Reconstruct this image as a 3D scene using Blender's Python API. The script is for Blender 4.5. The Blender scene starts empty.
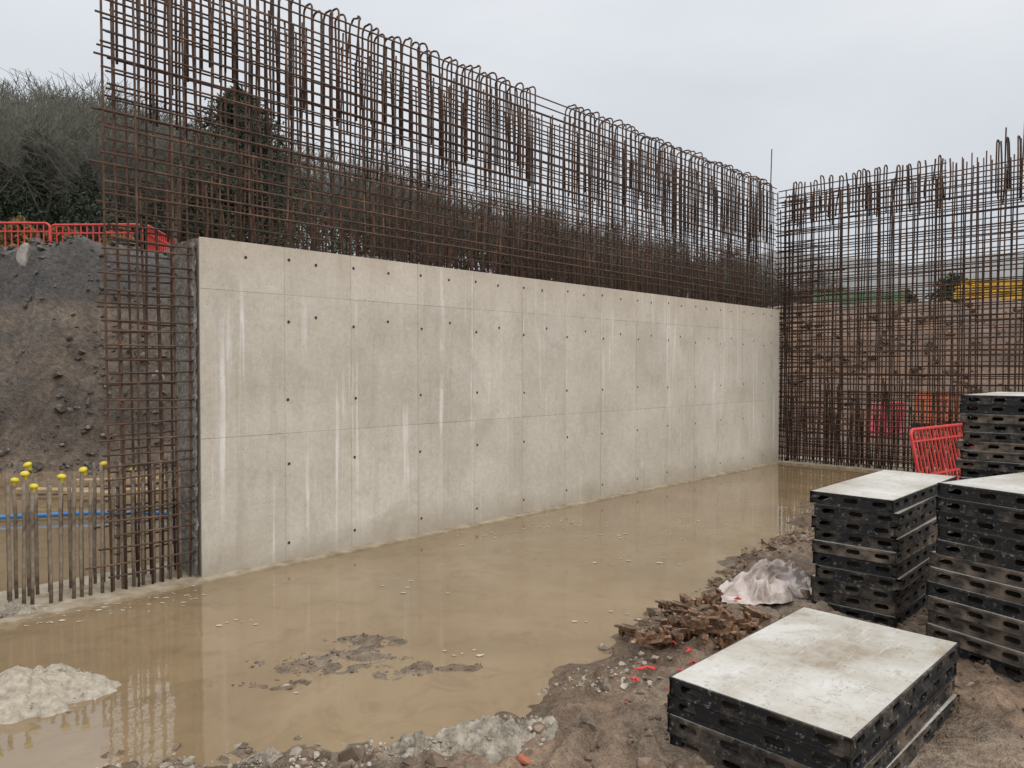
import bpy, math, random
import numpy as np
from mathutils import Vector, Matrix, noise as mnoise
random.seed(7); rng = np.random.default_rng(11)
scene = bpy.context.scene
COL = scene.collection
R = math.radians

# ------------------------------------------------------------------ helpers
def link(o, parent=None):
    COL.objects.link(o)
    if parent is not None: o.parent = parent
    return o
def tag(o, label=None, cat=None, group=None, kind=None):
    if label: o['label'] = label
    if cat: o['category'] = cat
    if group: o['group'] = group
    if kind: o['kind'] = kind
    return o
def empty(name, loc, rz=0, label=None, cat=None, group=None):
    o = bpy.data.objects.new(name, None); link(o)
    o.empty_display_size = .1
    o.location = loc; o.rotation_euler = (0, 0, rz)
    return tag(o, label, cat, group)
def mobj(name, V, F, mat, parent=None, smooth=False):
    me = bpy.data.meshes.new(name)
    me.from_pydata([tuple(v) for v in V], [], [tuple(f) for f in F])
    if smooth: me.polygons.foreach_set('use_smooth', [True]*len(me.polygons))
    me.materials.append(mat); me.update()
    return link(bpy.data.objects.new(name, me), parent)
def npmesh(name, V, F, mat, parent=None, smooth=False):
    V = np.asarray(V, dtype=np.float32); F = np.asarray(F, dtype=np.int32)
    k = F.shape[1]
    me = bpy.data.meshes.new(name)
    me.vertices.add(len(V)); me.vertices.foreach_set('co', V.ravel())
    me.loops.add(F.size); me.loops.foreach_set('vertex_index', F.ravel())
    me.polygons.add(len(F)); me.polygons.foreach_set('loop_start', np.arange(0, F.size, k, dtype=np.int32))
    me.update(calc_edges=True)
    me.polygons.foreach_set('use_smooth', np.full(len(F), smooth))
    me.materials.append(mat)
    return link(bpy.data.objects.new(name, me), parent)
def inst(src, parent=None):
    o = src.copy(); link(o, parent); return o
def copy_tree(o, parent=None):
    c = o.copy(); COL.objects.link(c); c.parent = parent
    for ch in list(o.children): copy_tree(ch, c)
    return c
class MB:
    def __init__(s): s.V = []; s.F = []
    def add(s, V, F):
        b = len(s.V); s.V += [tuple(v) for v in V]; s.F += [tuple(i+b for i in f) for f in F]
    def box(s, x0, x1, y0, y1, z0, z1):
        s.add([(x0,y0,z0),(x1,y0,z0),(x1,y1,z0),(x0,y1,z0),(x0,y0,z1),(x1,y0,z1),(x1,y1,z1),(x0,y1,z1)],
              [(0,3,2,1),(4,5,6,7),(0,1,5,4),(1,2,6,5),(2,3,7,6),(3,0,4,7)])
    def tube(s, pts, r, sides=6, closed=False):
        V, F = tube(pts, r, sides, closed); s.add(V, F)
    def prism(s, outline, y0, y1):
        n = len(outline)
        V = [(x, y0, z) for x, z in outline]+[(x, y1, z) for x, z in outline]
        F = [tuple(range(n)), tuple(range(2*n-1, n-1, -1))]
        for i in range(n):
            j = (i+1) % n; F.append((j, i, n+i, n+j))
        s.add(V, F)
    def build(s, name, mat, parent=None, smooth=False): return mobj(name, s.V, s.F, mat, parent, smooth)
def tube(pts, r, sides=6, closed=False):
    pts = [Vector(p) for p in pts]; n = len(pts); V = []; F = []
    t0 = (pts[1]-pts[0]).normalized()
    ref = Vector((0,0,1)) if abs(t0.z) < .9 else Vector((1,0,0))
    a = t0.cross(ref).normalized()
    for i in range(n):
        if closed: t = (pts[(i+1) % n]-pts[i-1]).normalized()
        elif i == 0: t = t0
        elif i == n-1: t = (pts[-1]-pts[-2]).normalized()
        else: t = ((pts[i+1]-pts[i]).normalized()+(pts[i]-pts[i-1]).normalized()).normalized()
        a = (a-t*a.dot(t)).normalized(); b = t.cross(a)
        rr = r[i] if isinstance(r, (list, tuple)) else r
        for k in range(sides):
            q = 2*math.pi*k/sides
            V.append(pts[i]+a*(rr*math.cos(q))+b*(rr*math.sin(q)))
    m = n if closed else n-1
    for i in range(m):
        for k in range(sides):
            k2 = (k+1) % sides; i2 = (i+1) % n
            F.append((i*sides+k, i*sides+k2, i2*sides+k2, i2*sides+k))
    if not closed:
        F.append(tuple(range(sides-1, -1, -1))); F.append(tuple(range((n-1)*sides, n*sides)))
    return V, F

# ------------------------------------------------------------------ numpy noise
_perm = rng.permutation(4096); _val = rng.random(4096)
def vnoise(x, y, seed=0):
    xi = np.floor(x).astype(np.int64); yi = np.floor(y).astype(np.int64)
    fx = x-xi; fy = y-yi; fx = fx*fx*(3-2*fx); fy = fy*fy*(3-2*fy)
    def h(a, b): return _val[_perm[(_perm[(a+seed*57) & 4095]+b) & 4095]]
    return (h(xi,yi)*(1-fx)+h(xi+1,yi)*fx)*(1-fy)+(h(xi,yi+1)*(1-fx)+h(xi+1,yi+1)*fx)*fy-.5
def fbm(x, y, o=4, seed=0):
    s = 0; a = 1.
    for i in range(o): s = s+a*vnoise(x*2**i+i*13.7, y*2**i-i*7.3, seed+i); a *= .5
    return s
def sstep(a, b, x):
    t = np.clip((x-a)/(b-a), 0, 1); return t*t*(3-2*t)

# ------------------------------------------------------------------ materials
def new_mat(name):
    m = bpy.data.materials.new(name); m.use_nodes = True
    nt = m.node_tree; return m, nt, nt.nodes['Principled BSDF']
def nd(nt, t, **kw):
    n = nt.nodes.new(t)
    for k, v in kw.items(): setattr(n, k, v)
    return n
def coords(nt, kind='Object', scale=(1,1,1)):
    tc = nd(nt, 'ShaderNodeTexCoord'); mp = nd(nt, 'ShaderNodeMapping')
    mp.inputs['Scale'].default_value = scale
    nt.links.new(tc.outputs[kind], mp.inputs['Vector']); return mp.outputs['Vector']
def noise(nt, vec, scale, detail=4, rough=.55, dist=0):
    n = nd(nt, 'ShaderNodeTexNoise'); nt.links.new(vec, n.inputs['Vector'])
    n.inputs['Scale'].default_value = scale; n.inputs['Detail'].default_value = detail
    n.inputs['Roughness'].default_value = rough; n.inputs['Distortion'].default_value = dist
    return n.outputs['Fac']
def voro(nt, vec, scale, feature='F1', out='Distance'):
    n = nd(nt, 'ShaderNodeTexVoronoi', feature=feature); nt.links.new(vec, n.inputs['Vector'])
    n.inputs['Scale'].default_value = scale; return n.outputs[out]
def ramp(nt, fac, stops):
    n = nd(nt, 'ShaderNodeValToRGB'); nt.links.new(fac, n.inputs['Fac'])
    cr = n.color_ramp
    while len(cr.elements) < len(stops): cr.elements.new(.5)
    for e, (p, c) in zip(cr.elements, stops):
        e.position = p
        if isinstance(c, (int, float)): c = (c, c, c)
        e.color = (c[0], c[1], c[2], 1)
    return n.outputs['Color']
def mix(nt, fac, a, b, blend='MIX'):
    n = nd(nt, 'ShaderNodeMix', data_type='RGBA', blend_type=blend)
    for idx, v in ((0, fac), (6, a), (7, b)):
        if isinstance(v, (int, float)): n.inputs[idx].default_value = v if idx == 0 else (v, v, v, 1)
        elif isinstance(v, tuple): n.inputs[idx].default_value = (*v, 1)
        else: nt.links.new(v, n.inputs[idx])
    return n.outputs[2]
def math_(nt, op, a, b=None):
    n = nd(nt, 'ShaderNodeMath', operation=op)
    for i, v in enumerate((a, b)):
        if v is None: continue
        if isinstance(v, (int, float)): n.inputs[i].default_value = v
        else: nt.links.new(v, n.inputs[i])
    return n.outputs[0]
def bump(nt, b, h, strength=.4, dist=.01):
    n = nd(nt, 'ShaderNodeBump'); n.inputs['Strength'].default_value = strength
    n.inputs['Distance'].default_value = dist
    nt.links.new(h, n.inputs['Height']); nt.links.new(n.outputs['Normal'], b.inputs['Normal'])
def setc(nt, b, c): nt.links.new(c, b.inputs['Base Color'])
def simple(name, c0, c1, scale=8, rough=.7, bs=.3, bd=.005, detail=5, metal=0, lo=.35, hi=.65):
    m, nt, b = new_mat(name); v = coords(nt)
    f = noise(nt, v, scale, detail, .6)
    setc(nt, b, ramp(nt, f, [(lo, c0), (hi, c1)]))
    b.inputs['Roughness'].default_value = rough; b.inputs['Metallic'].default_value = metal
    if bs: bump(nt, b, noise(nt, v, scale*3, 4), bs, bd)
    return m

def make_concrete():
    m, nt, b = new_mat('cast_concrete'); v = coords(nt)
    big = noise(nt, v, 1.1, 6, .65)
    base = ramp(nt, big, [(.3, (.485,.43,.35)), (.5, (.56,.507,.425)), (.7, (.63,.58,.50))])
    mid = noise(nt, coords(nt, 'Object', (1,1,.6)), 3.8, 7, .72, .5)
    base = mix(nt, .75, base, ramp(nt, mid, [(.3, .78), (.45, .97), (.55, 1.0), (.7, 1.10)]), 'MULTIPLY')
    fine = noise(nt, v, 22, 6, .78)
    base = mix(nt, .65, base, ramp(nt, fine, [(.3, .76), (.7, 1.15)]), 'MULTIPLY')
    at = nd(nt, 'ShaderNodeAttribute', attribute_name='tone')
    base = mix(nt, 1, base, at.outputs['Color'], 'MULTIPLY')
    st = noise(nt, coords(nt, 'Object', (1, 1, .022)), 9.5, 6, .72, .10)
    st2 = noise(nt, coords(nt, 'Object', (1,1,.5)), 1.3, 4, .6)
    white = math_(nt, 'MULTIPLY', ramp(nt, st, [(.555, 0), (.63, .95)]), ramp(nt, st2, [(.44, 0), (.56, 1)]))
    white = math_(nt, 'MULTIPLY', white, ramp(nt, mid, [(.35, .5), (.6, 1)]))
    base = mix(nt, white, base, (.76,.735,.69))
    dk = noise(nt, coords(nt, 'Object', (1.3,1,.09)), 4.1, 6, .72, .3)
    base = mix(nt, ramp(nt, dk, [(.55, 0), (.72, .34)]), base, (.31,.255,.185))
    dp = noise(nt, v, 1.7, 5, .65, .8)
    base = mix(nt, ramp(nt, dp, [(.56, 0), (.68, .30)]), base, (.36,.315,.245))
    sep = nd(nt, 'ShaderNodeSeparateXYZ'); nt.links.new(coords(nt), sep.inputs[0])
    wob = math_(nt, 'ADD', sep.outputs['Z'], math_(nt, 'MULTIPLY', noise(nt, v, 3, 4), .35))
    base = mix(nt, ramp(nt, wob, [(.12, .75), (.45, 0)]), base, (.30,.25,.18))
    base = mix(nt, ramp(nt, math_(nt, 'SUBTRACT', wob, 2.05), [(.32, 0), (.72, .30)]), base, (.43,.32,.225))
    holes = voro(nt, v, 34)
    hm = math_(nt, 'MULTIPLY', ramp(nt, holes, [(.08, 1), (.14, 0)]), ramp(nt, noise(nt, v, 4), [(.42, 0), (.50, 1)]))
    base = mix(nt, math_(nt, 'MULTIPLY', hm, .8), base, (.16,.13,.10))
    setc(nt, b, base); b.inputs['Roughness'].default_value = .82
    bump(nt, b, math_(nt, 'ADD', fine, math_(nt, 'MULTIPLY', hm, -.6)), .30, .007)
    return m
M = {}
M['concrete'] = make_concrete()
M['dark_concrete'] = simple('rough_stop_end', (.20,.185,.16), (.44,.41,.37), 26, .95, 1, .02)
M['tie'] = simple('tie_hole', (.02,.018,.016), (.06,.055,.05), 30, .9, 0)
M['footing'] = simple('muddy_footing', (.25,.19,.12), (.44,.37,.27), 7, .6, .5, .01)

def make_rust():
    m, nt, b = new_mat('rusty_steel'); v = coords(nt)
    f = noise(nt, v, 9, 3, .6)
    c = ramp(nt, f, [(.3, (.045,.026,.018)), (.55, (.095,.051,.031)), (.75, (.165,.088,.05))])
    oi = nd(nt, 'ShaderNodeObjectInfo')
    c = mix(nt, 1, c, ramp(nt, oi.outputs['Random'], [(0, .65), (1, 1.35)]), 'MULTIPLY')
    setc(nt, b, c); b.inputs['Roughness'].default_value = .75
    return m
M['rust'] = make_rust()
M['starter'] = simple('dusty_steel', (.10,.07,.05), (.30,.24,.175), 12, .8, .2)
M['yellow_cap'] = simple('yellow_plastic', (.58,.46,.02), (.72,.58,.04), 20, .45, 0)
M['red'] = simple('red_plastic', (.55,.04,.035), (.68,.07,.06), 5, .5, 0)
M['red_faded'] = simple('faded_red_plastic', (.58,.07,.10), (.68,.12,.15), 5, .5, 0)
M['orange'] = simple('orange_plastic', (.48,.085,.03), (.60,.14,.05), 5, .55, 0)
M['green'] = simple('green_sheet', (.07,.13,.075), (.13,.21,.12), 1, .6, 0)
M['brick'] = simple('brick_clay', (.26,.075,.04), (.42,.14,.08), 25, .85, .4)
M['rubber'] = simple('black_rubber', (.015,.015,.015), (.05,.045,.04), 10, .8, .2)
M['blue'] = simple('blue_plastic', (.03,.16,.40), (.06,.24,.5), 5, .4, 0)
M['timber'] = simple('raw_timber', (.27,.18,.09), (.44,.31,.17), 6, .8, .4)
M['yellow_beam'] = simple('yellow_timber', (.46,.26,.02), (.66,.40,.04), 4, .6, .2)
def make_clamp():
    m, nt, b = new_mat('rusty_clamp'); v = coords(nt)
    f = noise(nt, v, 22, 4, .7); oi = nd(nt, 'ShaderNodeObjectInfo')
    c = ramp(nt, f, [(.32, (.06,.034,.022)), (.5, (.19,.10,.052)), (.62, (.30,.20,.125)), (.75, (.42,.35,.27))])
    c = mix(nt, 1, c, ramp(nt, oi.outputs['Random'], [(0, .5), (1, 1.35)]), 'MULTIPLY')
    setc(nt, b, c); b.inputs['Roughness'].default_value = .5; b.inputs['Metallic'].default_value = .25; return m
M['clamp'] = make_clamp()
M['grey_rubble'] = simple('concrete_spoil', (.17,.145,.11), (.42,.365,.29), 14, .9, .9, .02)
M['sand'] = simple('pale_sandy_spoil', (.29,.245,.185), (.46,.40,.315), 30, .9, .7, .008)

def make_frame():
    m, nt, b = new_mat('black_frame_steel'); v = coords(nt)
    oi = nd(nt, 'ShaderNodeObjectInfo')
    off = nd(nt, 'ShaderNodeVectorMath', operation='ADD'); nt.links.new(v, off.inputs[0])
    m3 = math_(nt, 'MULTIPLY', oi.outputs['Random'], 7.0); nt.links.new(m3, off.inputs[1]); v = off.outputs[0]
    f = noise(nt, v, 5, 5, .72); g = noise(nt, v, 34, 5, .75)
    dirt = math_(nt, 'ADD', f, math_(nt, 'MULTIPLY', math_(nt, 'SUBTRACT', oi.outputs['Random'], .5), .20))
    c = mix(nt, ramp(nt, dirt, [(.49, 0), (.72, .8)]), (.012,.012,.013), (.19,.145,.105))
    c = mix(nt, ramp(nt, g, [(.575, 0), (.67, .7)]), c, (.40,.375,.34))
    setc(nt, b, c); b.inputs['Roughness'].default_value = .55
    return m
M['frame'] = make_frame()
M['frame_muddy'] = simple('muddy_frame_steel', (.025,.021,.018), (.27,.205,.15), 8, .7, .4)
def make_ply():
    m, nt, b = new_mat('worn_plywood'); v = coords(nt)
    oi = nd(nt, 'ShaderNodeObjectInfo')
    off = nd(nt, 'ShaderNodeVectorMath', operation='ADD'); nt.links.new(v, off.inputs[0]); nt.links.new(oi.outputs['Random'], off.inputs[1])
    v = off.outputs[0]
    f = noise(nt, v, 2.6, 5, .62); g = noise(nt, v, 30, 5, .7)
    c = ramp(nt, f, [(.30, (.33,.27,.195)), (.43, (.46,.42,.355)), (.58, (.55,.525,.475)), (.7, (.61,.59,.55))])
    c = mix(nt, ramp(nt, g, [(.56, 0), (.69, .5)]), c, (.24,.19,.135))
    sc = noise(nt, coords(nt, 'Object', (1, 14, 1)), 3.5, 5, .7, .4)
    c = mix(nt, ramp(nt, sc, [(.58, 0), (.68, .5)]), c, (.70,.68,.65))
    sc2 = noise(nt, coords(nt, 'Object', (9, 1, 1)), 3.1, 5, .75, .6)
    c = mix(nt, ramp(nt, sc2, [(.60, 0), (.69, .5)]), c, (.23,.175,.115))
    st = noise(nt, v, 5.5, 5, .75, .8)
    c = mix(nt, ramp(nt, st, [(.58, 0), (.66, .45)]), c, (.26,.195,.125))
    sp = voro(nt, v, 38); mk = noise(nt, v, 6)
    sm = math_(nt, 'MULTIPLY', ramp(nt, sp, [(.10, 1), (.2, 0)]), ramp(nt, mk, [(.46, 0), (.56, .8)]))
    c = mix(nt, sm, c, (.10,.08,.06))
    c = mix(nt, 1, c, ramp(nt, oi.outputs['Random'], [(0, .9), (1, 1.1)]), 'MULTIPLY')
    setc(nt, b, c)
    nt.links.new(ramp(nt, f, [(.3, .28), (.7, .55)]), b.inputs['Roughness'])
    bump(nt, b, g, .15, .003); return m
M['ply'] = make_ply()
def make_ground():
    m, nt, b = new_mat('earth'); v = coords(nt)
    at = nd(nt, 'ShaderNodeAttribute', attribute_name='col')
    f = noise(nt, v, 1.6, 7, .7); g = noise(nt, v, 11, 5, .72)
    c = mix(nt, 1, at.outputs['Color'], ramp(nt, f, [(.3, .5), (.7, 1.5)]), 'MULTIPLY')
    c = mix(nt, 1, c, ramp(nt, g, [(.3, .45), (.7, 1.55)]), 'MULTIPLY')
    st = voro(nt, v, 9); sm = math_(nt, 'MULTIPLY', ramp(nt, st, [(.16, 1), (.24, 0)]), ramp(nt, g, [(.45, 0), (.6, .8)]))
    c = mix(nt, math_(nt, 'MULTIPLY', sm, .6), c, (.20,.165,.125))
    setc(nt, b, c)
    nt.links.new(ramp(nt, f, [(.38, .26), (.62, .85)]), b.inputs['Roughness'])
    bump(nt, b, math_(nt, 'ADD', g, f), 1, .07); return m
M['ground'] = make_ground()
def make_water():
    m, nt, b = new_mat('muddy_water'); v = coords(nt)
    f = noise(nt, v, .55, 5, .6, .6)
    c = ramp(nt, f, [(.32, (.205,.142,.078)), (.55, (.275,.195,.11)), (.75, (.32,.237,.143))])
    g = noise(nt, v, 3.5, 6, .72, 1.0)
    c = mix(nt, ramp(nt, g, [(.50, 0), (.70, .55)]), c, (.165,.112,.062))
    setc(nt, b, c); b.inputs['Roughness'].default_value = .01; b.inputs['IOR'].default_value = 1.64
    w = math_(nt, 'ADD', noise(nt, v, 2.2, 2), math_(nt, 'MULTIPLY', noise(nt, v, 13, 3, .6, .5), .24))
    bump(nt, b, w, .055, .03); return m
M['water'] = make_water()
def make_stones(name, a, bcol, cc):
    m, nt, b = new_mat(name); v = coords(nt)
    f = noise(nt, v, 9, 3, .7); wn = voro(nt, v, 16, 'F1', 'Color')
    sp = nd(nt, 'ShaderNodeSeparateColor'); nt.links.new(wn, sp.inputs[0])
    c = ramp(nt, sp.outputs[0], [(0, a), (.55, bcol), (1, cc)])
    c = mix(nt, 1, c, ramp(nt, f, [(.3, .6), (.7, 1.3)]), 'MULTIPLY')
    setc(nt, b, c); b.inputs['Roughness'].default_value = .8; return m
M['stones'] = make_stones('mixed_stones', (.11,.075,.052), (.20,.15,.108), (.36,.30,.235))
M['clods'] = make_stones('mud_clods', (.11,.073,.047), (.175,.12,.08), (.25,.18,.125))
M['pale'] = make_stones('pale_crumbs', (.24,.20,.15), (.35,.30,.235), (.46,.41,.34))
M['stones_dark'] = make_stones('dark_bank_stones', (.042,.034,.027), (.085,.069,.055), (.20,.172,.142))
M['stones_red'] = make_stones('red_earth_stones', (.07,.042,.027), (.13,.08,.05), (.24,.17,.12))
M['boulder'] = simple('pale_boulder', (.16,.145,.13), (.33,.30,.27), 6, .85, .6, .02)
M['bark'] = simple('winter_bark', (.095,.088,.072), (.19,.178,.148), 3, .9, 0)
M['twigs'] = simple('winter_twigs', (.10,.098,.077), (.175,.168,.135), .6, .9, 0)
def make_wood():
    m, nt, b = new_mat('far_woodland'); v = coords(nt)
    f = noise(nt, v, .10, 4, .6)
    sep = nd(nt, 'ShaderNodeSeparateXYZ'); nt.links.new(v, sep.inputs[0])
    gx_ = nd(nt, 'ShaderNodeMapRange'); nt.links.new(sep.outputs['X'], gx_.inputs[0])
    gx_.inputs[1].default_value = -32; gx_.inputs[2].default_value = -8
    a = ramp(nt, f, [(.35, (.085,.088,.066)), (.65, (.155,.155,.123))])
    c = ramp(nt, f, [(.35, (.072,.053,.039)), (.65, (.125,.095,.07))])
    setc(nt, b, mix(nt, gx_.outputs[0], a, c)); b.inputs['Roughness'].default_value = .9; return m
M['wood_mass'] = make_wood()
M['conifer'] = simple('dark_conifer', (.020,.032,.020), (.060,.082,.048), 1.2, .8, 0)
M['evergreen'] = simple('evergreen_leaves', (.028,.042,.026), (.085,.10,.06), 1.0, .8, 0)
M['gorse'] = simple('straw_scrub', (.12,.085,.035), (.28,.20,.07), 1.5, .9, 0)
M['hill'] = simple('hazy_hill', (.16,.155,.15), (.26,.255,.245), .03, 1, 0)  # aerial haze painted into the hill's colour as paler, muted tones
M['bag'] = simple('dirty_white_bag', (.26,.19,.14), (.60,.515,.465), 9, .6, .3, .006, 6, 0, .34, .55)
M['foam'] = simple('pale_scum', (.38,.33,.26), (.56,.52,.45), 20, .8, 0)

# ------------------------------------------------------------------ frame of the place
H = 1.6; A = R(44.1); SU, CU = math.sin(A), math.cos(A)
P0 = (-2.354, 5.66); WALL_RZ = R(90-44.1)
TW, LW, HW = .5, 9.92, 2.59
def wall_pt(t, w=0): return (P0[0]+SU*t-CU*w, P0[1]+CU*t+SU*w)
CORNER = wall_pt(LW, 0)

cam_d = bpy.data.cameras.new('camera'); cam = bpy.data.objects.new('camera', cam_d); link(cam)
cam_d.sensor_width = 36; cam_d.lens = 750/1024*36; cam_d.clip_end = 5000; cam_d.clip_start = .05
PITCH = math.atan(16/750)
cam.location = (0, 0, H); cam.rotation_euler = (math.pi/2-PITCH, 0, 0)
scene.camera = cam
def G(x, y, z=0.):
    a = (x-512)/750; b = (384-y)/750
    f = math.cos(PITCH)+math.sin(PITCH)*b; u = math.cos(PITCH)*b-math.sin(PITCH)
    t = (z-H)/u; return (a*t, f*t)

# ------------------------------------------------------------------ terrain
shore = np.array([(-30,1.8),(-8,2.2),(-3,2.6)]+[G(*p) for p in ((90,765),(175,745),(250,742),(330,752),(400,735),(470,722),(540,702),(575,688),(600,655),(625,638),(665,612),(700,600),(728,568),(745,556),(800,530),(806,505))]+[(4.9,10.4),(9,8),(20,0)])
def shore_sd(x, y):
    best = np.full(x.shape, 1e9); sg = np.ones(x.shape)
    for (ax, ay), (bx, by) in zip(shore[:-1], shore[1:]):
        dx, dy = bx-ax, by-ay; t = np.clip(((x-ax)*dx+(y-ay)*dy)/(dx*dx+dy*dy), 0, 1)
        d = np.hypot(x-ax-t*dx, y-ay-t*dy); cr = dx*(y-ay)-dy*(x-ax)
        m = d < best; best = np.where(m, d, best); sg = np.where(m, np.where(cr < 0, 1., -1.), sg)
    return best*sg
isl = [(G(325,662), .56, .30), (G(402,668), .26, .26), (G(275,684), .36, .11), (G(365,642), .38, .15), (G(460,668), .22, .08)]
pads = [(1.369,3.28,.75), (2.63,5.25,.7), (3.2,4.6,.95), (4.62,6.7,.9)]
YFX, YFY = [-60,-5,-3,3,8,14,30,80], [9,11.6,12.2,20,21,18.5,15,10]
def regions(x, y):
    yf = np.interp(x, YFX, YFY)
    Wd = np.interp(x, [-5,0,4,9], [2.1,4,10,13])
    zc = np.interp(x, [-4,6], [3.72,4.25])
    return y-yf, Wd, zc
def isl_e(x, y):
    e = np.zeros(x.shape)
    for (cx, cy), a, b in isl: e = np.maximum(e, np.exp(-((x-cx)/a)**2-((y-cy)/b)**2))
    return e
def zfun(x, y):
    x = np.asarray(x, float); y = np.asarray(y, float)
    sd = shore_sd(x, y)+.26*fbm(x*2.3, y*2.3, 4, 3)+.12*fbm(x*7, y*7, 3, 23)
    land = sstep(-.05, .3, sd)
    z = np.where(sd > 0, np.minimum(sd*.14, .035), np.maximum(sd*.14, -.12))
    clod = np.maximum(fbm(x*9, y*9, 3, 61), 0)
    bumps = land*(.045*fbm(x*4, y*4, 4, 5)+.05*fbm(x*13, y*13, 3, 6)+.085*clod)
    flat = np.zeros(x.shape)
    for cx, cy, r in pads: flat = np.maximum(flat, 1-sstep(r*.75, r*1.15, np.hypot(x-cx, y-cy)))
    z = z+bumps*(1-.85*flat)-flat*.025
    zi = -.12+.122*sstep(.05, .75, isl_e(x, y))
    zi = zi+np.where(zi > -.1, .028*fbm(x*6, y*6, 3, 9)+.024*fbm(x*19, y*19, 3, 10), 0)
    z = np.maximum(z, zi)
    q = (x-CORNER[0])*SU+(y-CORNER[1])*CU
    z = np.maximum(z, sstep(.7, 1.6, q)*.25-.15+.05*fbm(x*2, y*2, 4, 8)*sstep(.7, 1.6, q))
    s, Wd, zc = regions(x, y)
    s = s+1.1*fbm(x*.5, y*.5, 4, 12)*np.clip(s+1, 0, 1)
    p = np.clip(s/Wd, 0, 1)
    ter = p+.05*np.sin(p*2*np.pi*2+1.5*fbm(x*.1, y*.1, 2, 33))*sstep(0, 6, x)
    bank = zc*(ter*.65+.35*sstep(0, 1, p))
    on = sstep(-.3, .6, s)
    bank = bank+on*(.36*fbm(x*.9, y*.9, 5, 15)+.24*fbm(x*3.6, y*3.6, 4, 18))
    k = x/np.maximum(y, 1)
    slope = np.interp(k, [-.6,-.25,-.05,.35], [.14,.10,.055,.0])
    hill = slope*np.clip(s-Wd-2, 0, 70)
    return z*(1-on)+np.maximum(bank, z)*on+hill
def spaced(lo, hi, a, b, st, g):
    c = list(np.arange(a, b, st)); d = st; v = c[-1]
    while v < hi: d *= g; v += d; c.append(v)
    d = st; v = c[0]; L = []
    while v > lo: d *= g; v -= d; L.append(v)
    return np.array(L[::-1]+c)
gx = spaced(-900, 900, -2.4, 3.4, .022, 1.023); gy = spaced(-60, 1500, 2.3, 5.6, .022, 1.018)
XX, YY = np.meshgrid(gx, gy); X1, Y1 = XX.ravel(), YY.ravel(); Z1 = zfun(X1, Y1)
nx, ny = len(gx), len(gy)
ii = (np.arange(ny-1)[:, None]*nx+np.arange(nx-1)[None, :]).ravel()
ground = npmesh('ground', np.c_[X1, Y1, Z1], np.c_[ii, ii+1, ii+nx+1, ii+nx], M['ground'], None, True)
ground['kind'] = 'structure'
s_, W_, zc_ = regions(X1, Y1); sd_ = shore_sd(X1, Y1)
mud = np.array((.225,.152,.10)); wet = np.array((.15,.098,.06)); bl = np.array((.112,.085,.063)); brr = np.array((.150,.084,.048)); hl = np.array((.095,.078,.048))
c = mud+(wet-mud)*(1-sstep(.0, .5, sd_+.25*fbm(X1*2, Y1*2, 3, 30)))[:, None]
c = c+(np.array((.215,.15,.095))-c)*sstep(.05, .2, isl_e(X1, Y1))[:, None]
gr = np.array((.26,.205,.148)); c = c+(gr-c)*(sstep(.0, .35, fbm(X1*1.6, Y1*1.6, 4, 77))*.6)[:, None]
bk = bl+(brr-bl)*sstep(-2, 5, X1)[:, None]
strata = fbm(X1*.25, Z1*3.2+.4*fbm(X1*.8, Y1*.8, 3, 90), 4, 91)
bk = bk*(1+.55*fbm(X1*.6, Y1*.6+Z1*.8, 4, 44)+.75*strata)[:, None]
band = sstep(2.6, 3.2, Z1+.5*fbm(X1*.7, Y1*.7, 3, 92))*(1-sstep(-3, 0, X1))
bk = bk+(np.array((.048,.046,.044))-bk)*(band*.75)[:, None]
c = c+(bk-c)*sstep(-.6, .4, s_)[:, None]
c = c+(hl-c)*(sstep(1, 3.5, s_-W_))[:, None]
q_ = (X1-CORNER[0])*SU+(Y1-CORNER[1])*CU
c = np.where(((q_ > .7) & (s_ < 0))[:, None], brr*.85, c)
ca = ground.data.color_attributes.new('col', 'FLOAT_COLOR', 'POINT')
ca.data.foreach_set('color', np.c_[c, np.ones(len(c))].astype(np.float32).ravel())
def gz(x, y): return float(zfun(np.array([x]), np.array([y]))[0])

water = mobj('water', [(-60,-20,0),(30,-20,0),(30,26,0),(-60,26,0)], [(0,1,2,3)], M['water']); water['kind'] = 'structure'

hx = np.linspace(-200, 1000, 200); HV = []
for j, fr in enumerate((0, .35, .7, 1, .7)):
    for i, x in enumerate(hx):
        top = np.interp(x, [-200,100,200,290,380,500,700,1000], [30,70,90,78,84,92,92,78])+8*float(fbm(np.array(x*.03), np.array(.5), 5, 40))
        HV.append((x, 380+60*j, 3+top*fr))
HF = [(j*200+i, j*200+i+1, (j+1)*200+i+1, (j+1)*200+i) for j in range(4) for i in range(199)]
tag(mobj('hills', HV, HF, M['hill'], None, True), kind='structure')

# ------------------------------------------------------------------ footing
mb = MB(); mb.box(-7, LW+.9, -.12, .66, -.4, .013)
o = mb.build('wall_footing', M['footing']); o.location = (*P0, 0); o.rotation_euler.z = WALL_RZ; o['kind'] = 'structure'
mb = MB(); mb.box(.15, 8, -.2, .75, -.4, .022)
o = mb.build('cage_footing', M['footing']); o.location = (*CORNER, 0); o.rotation_euler.z = -A; o['kind'] = 'structure'

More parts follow.
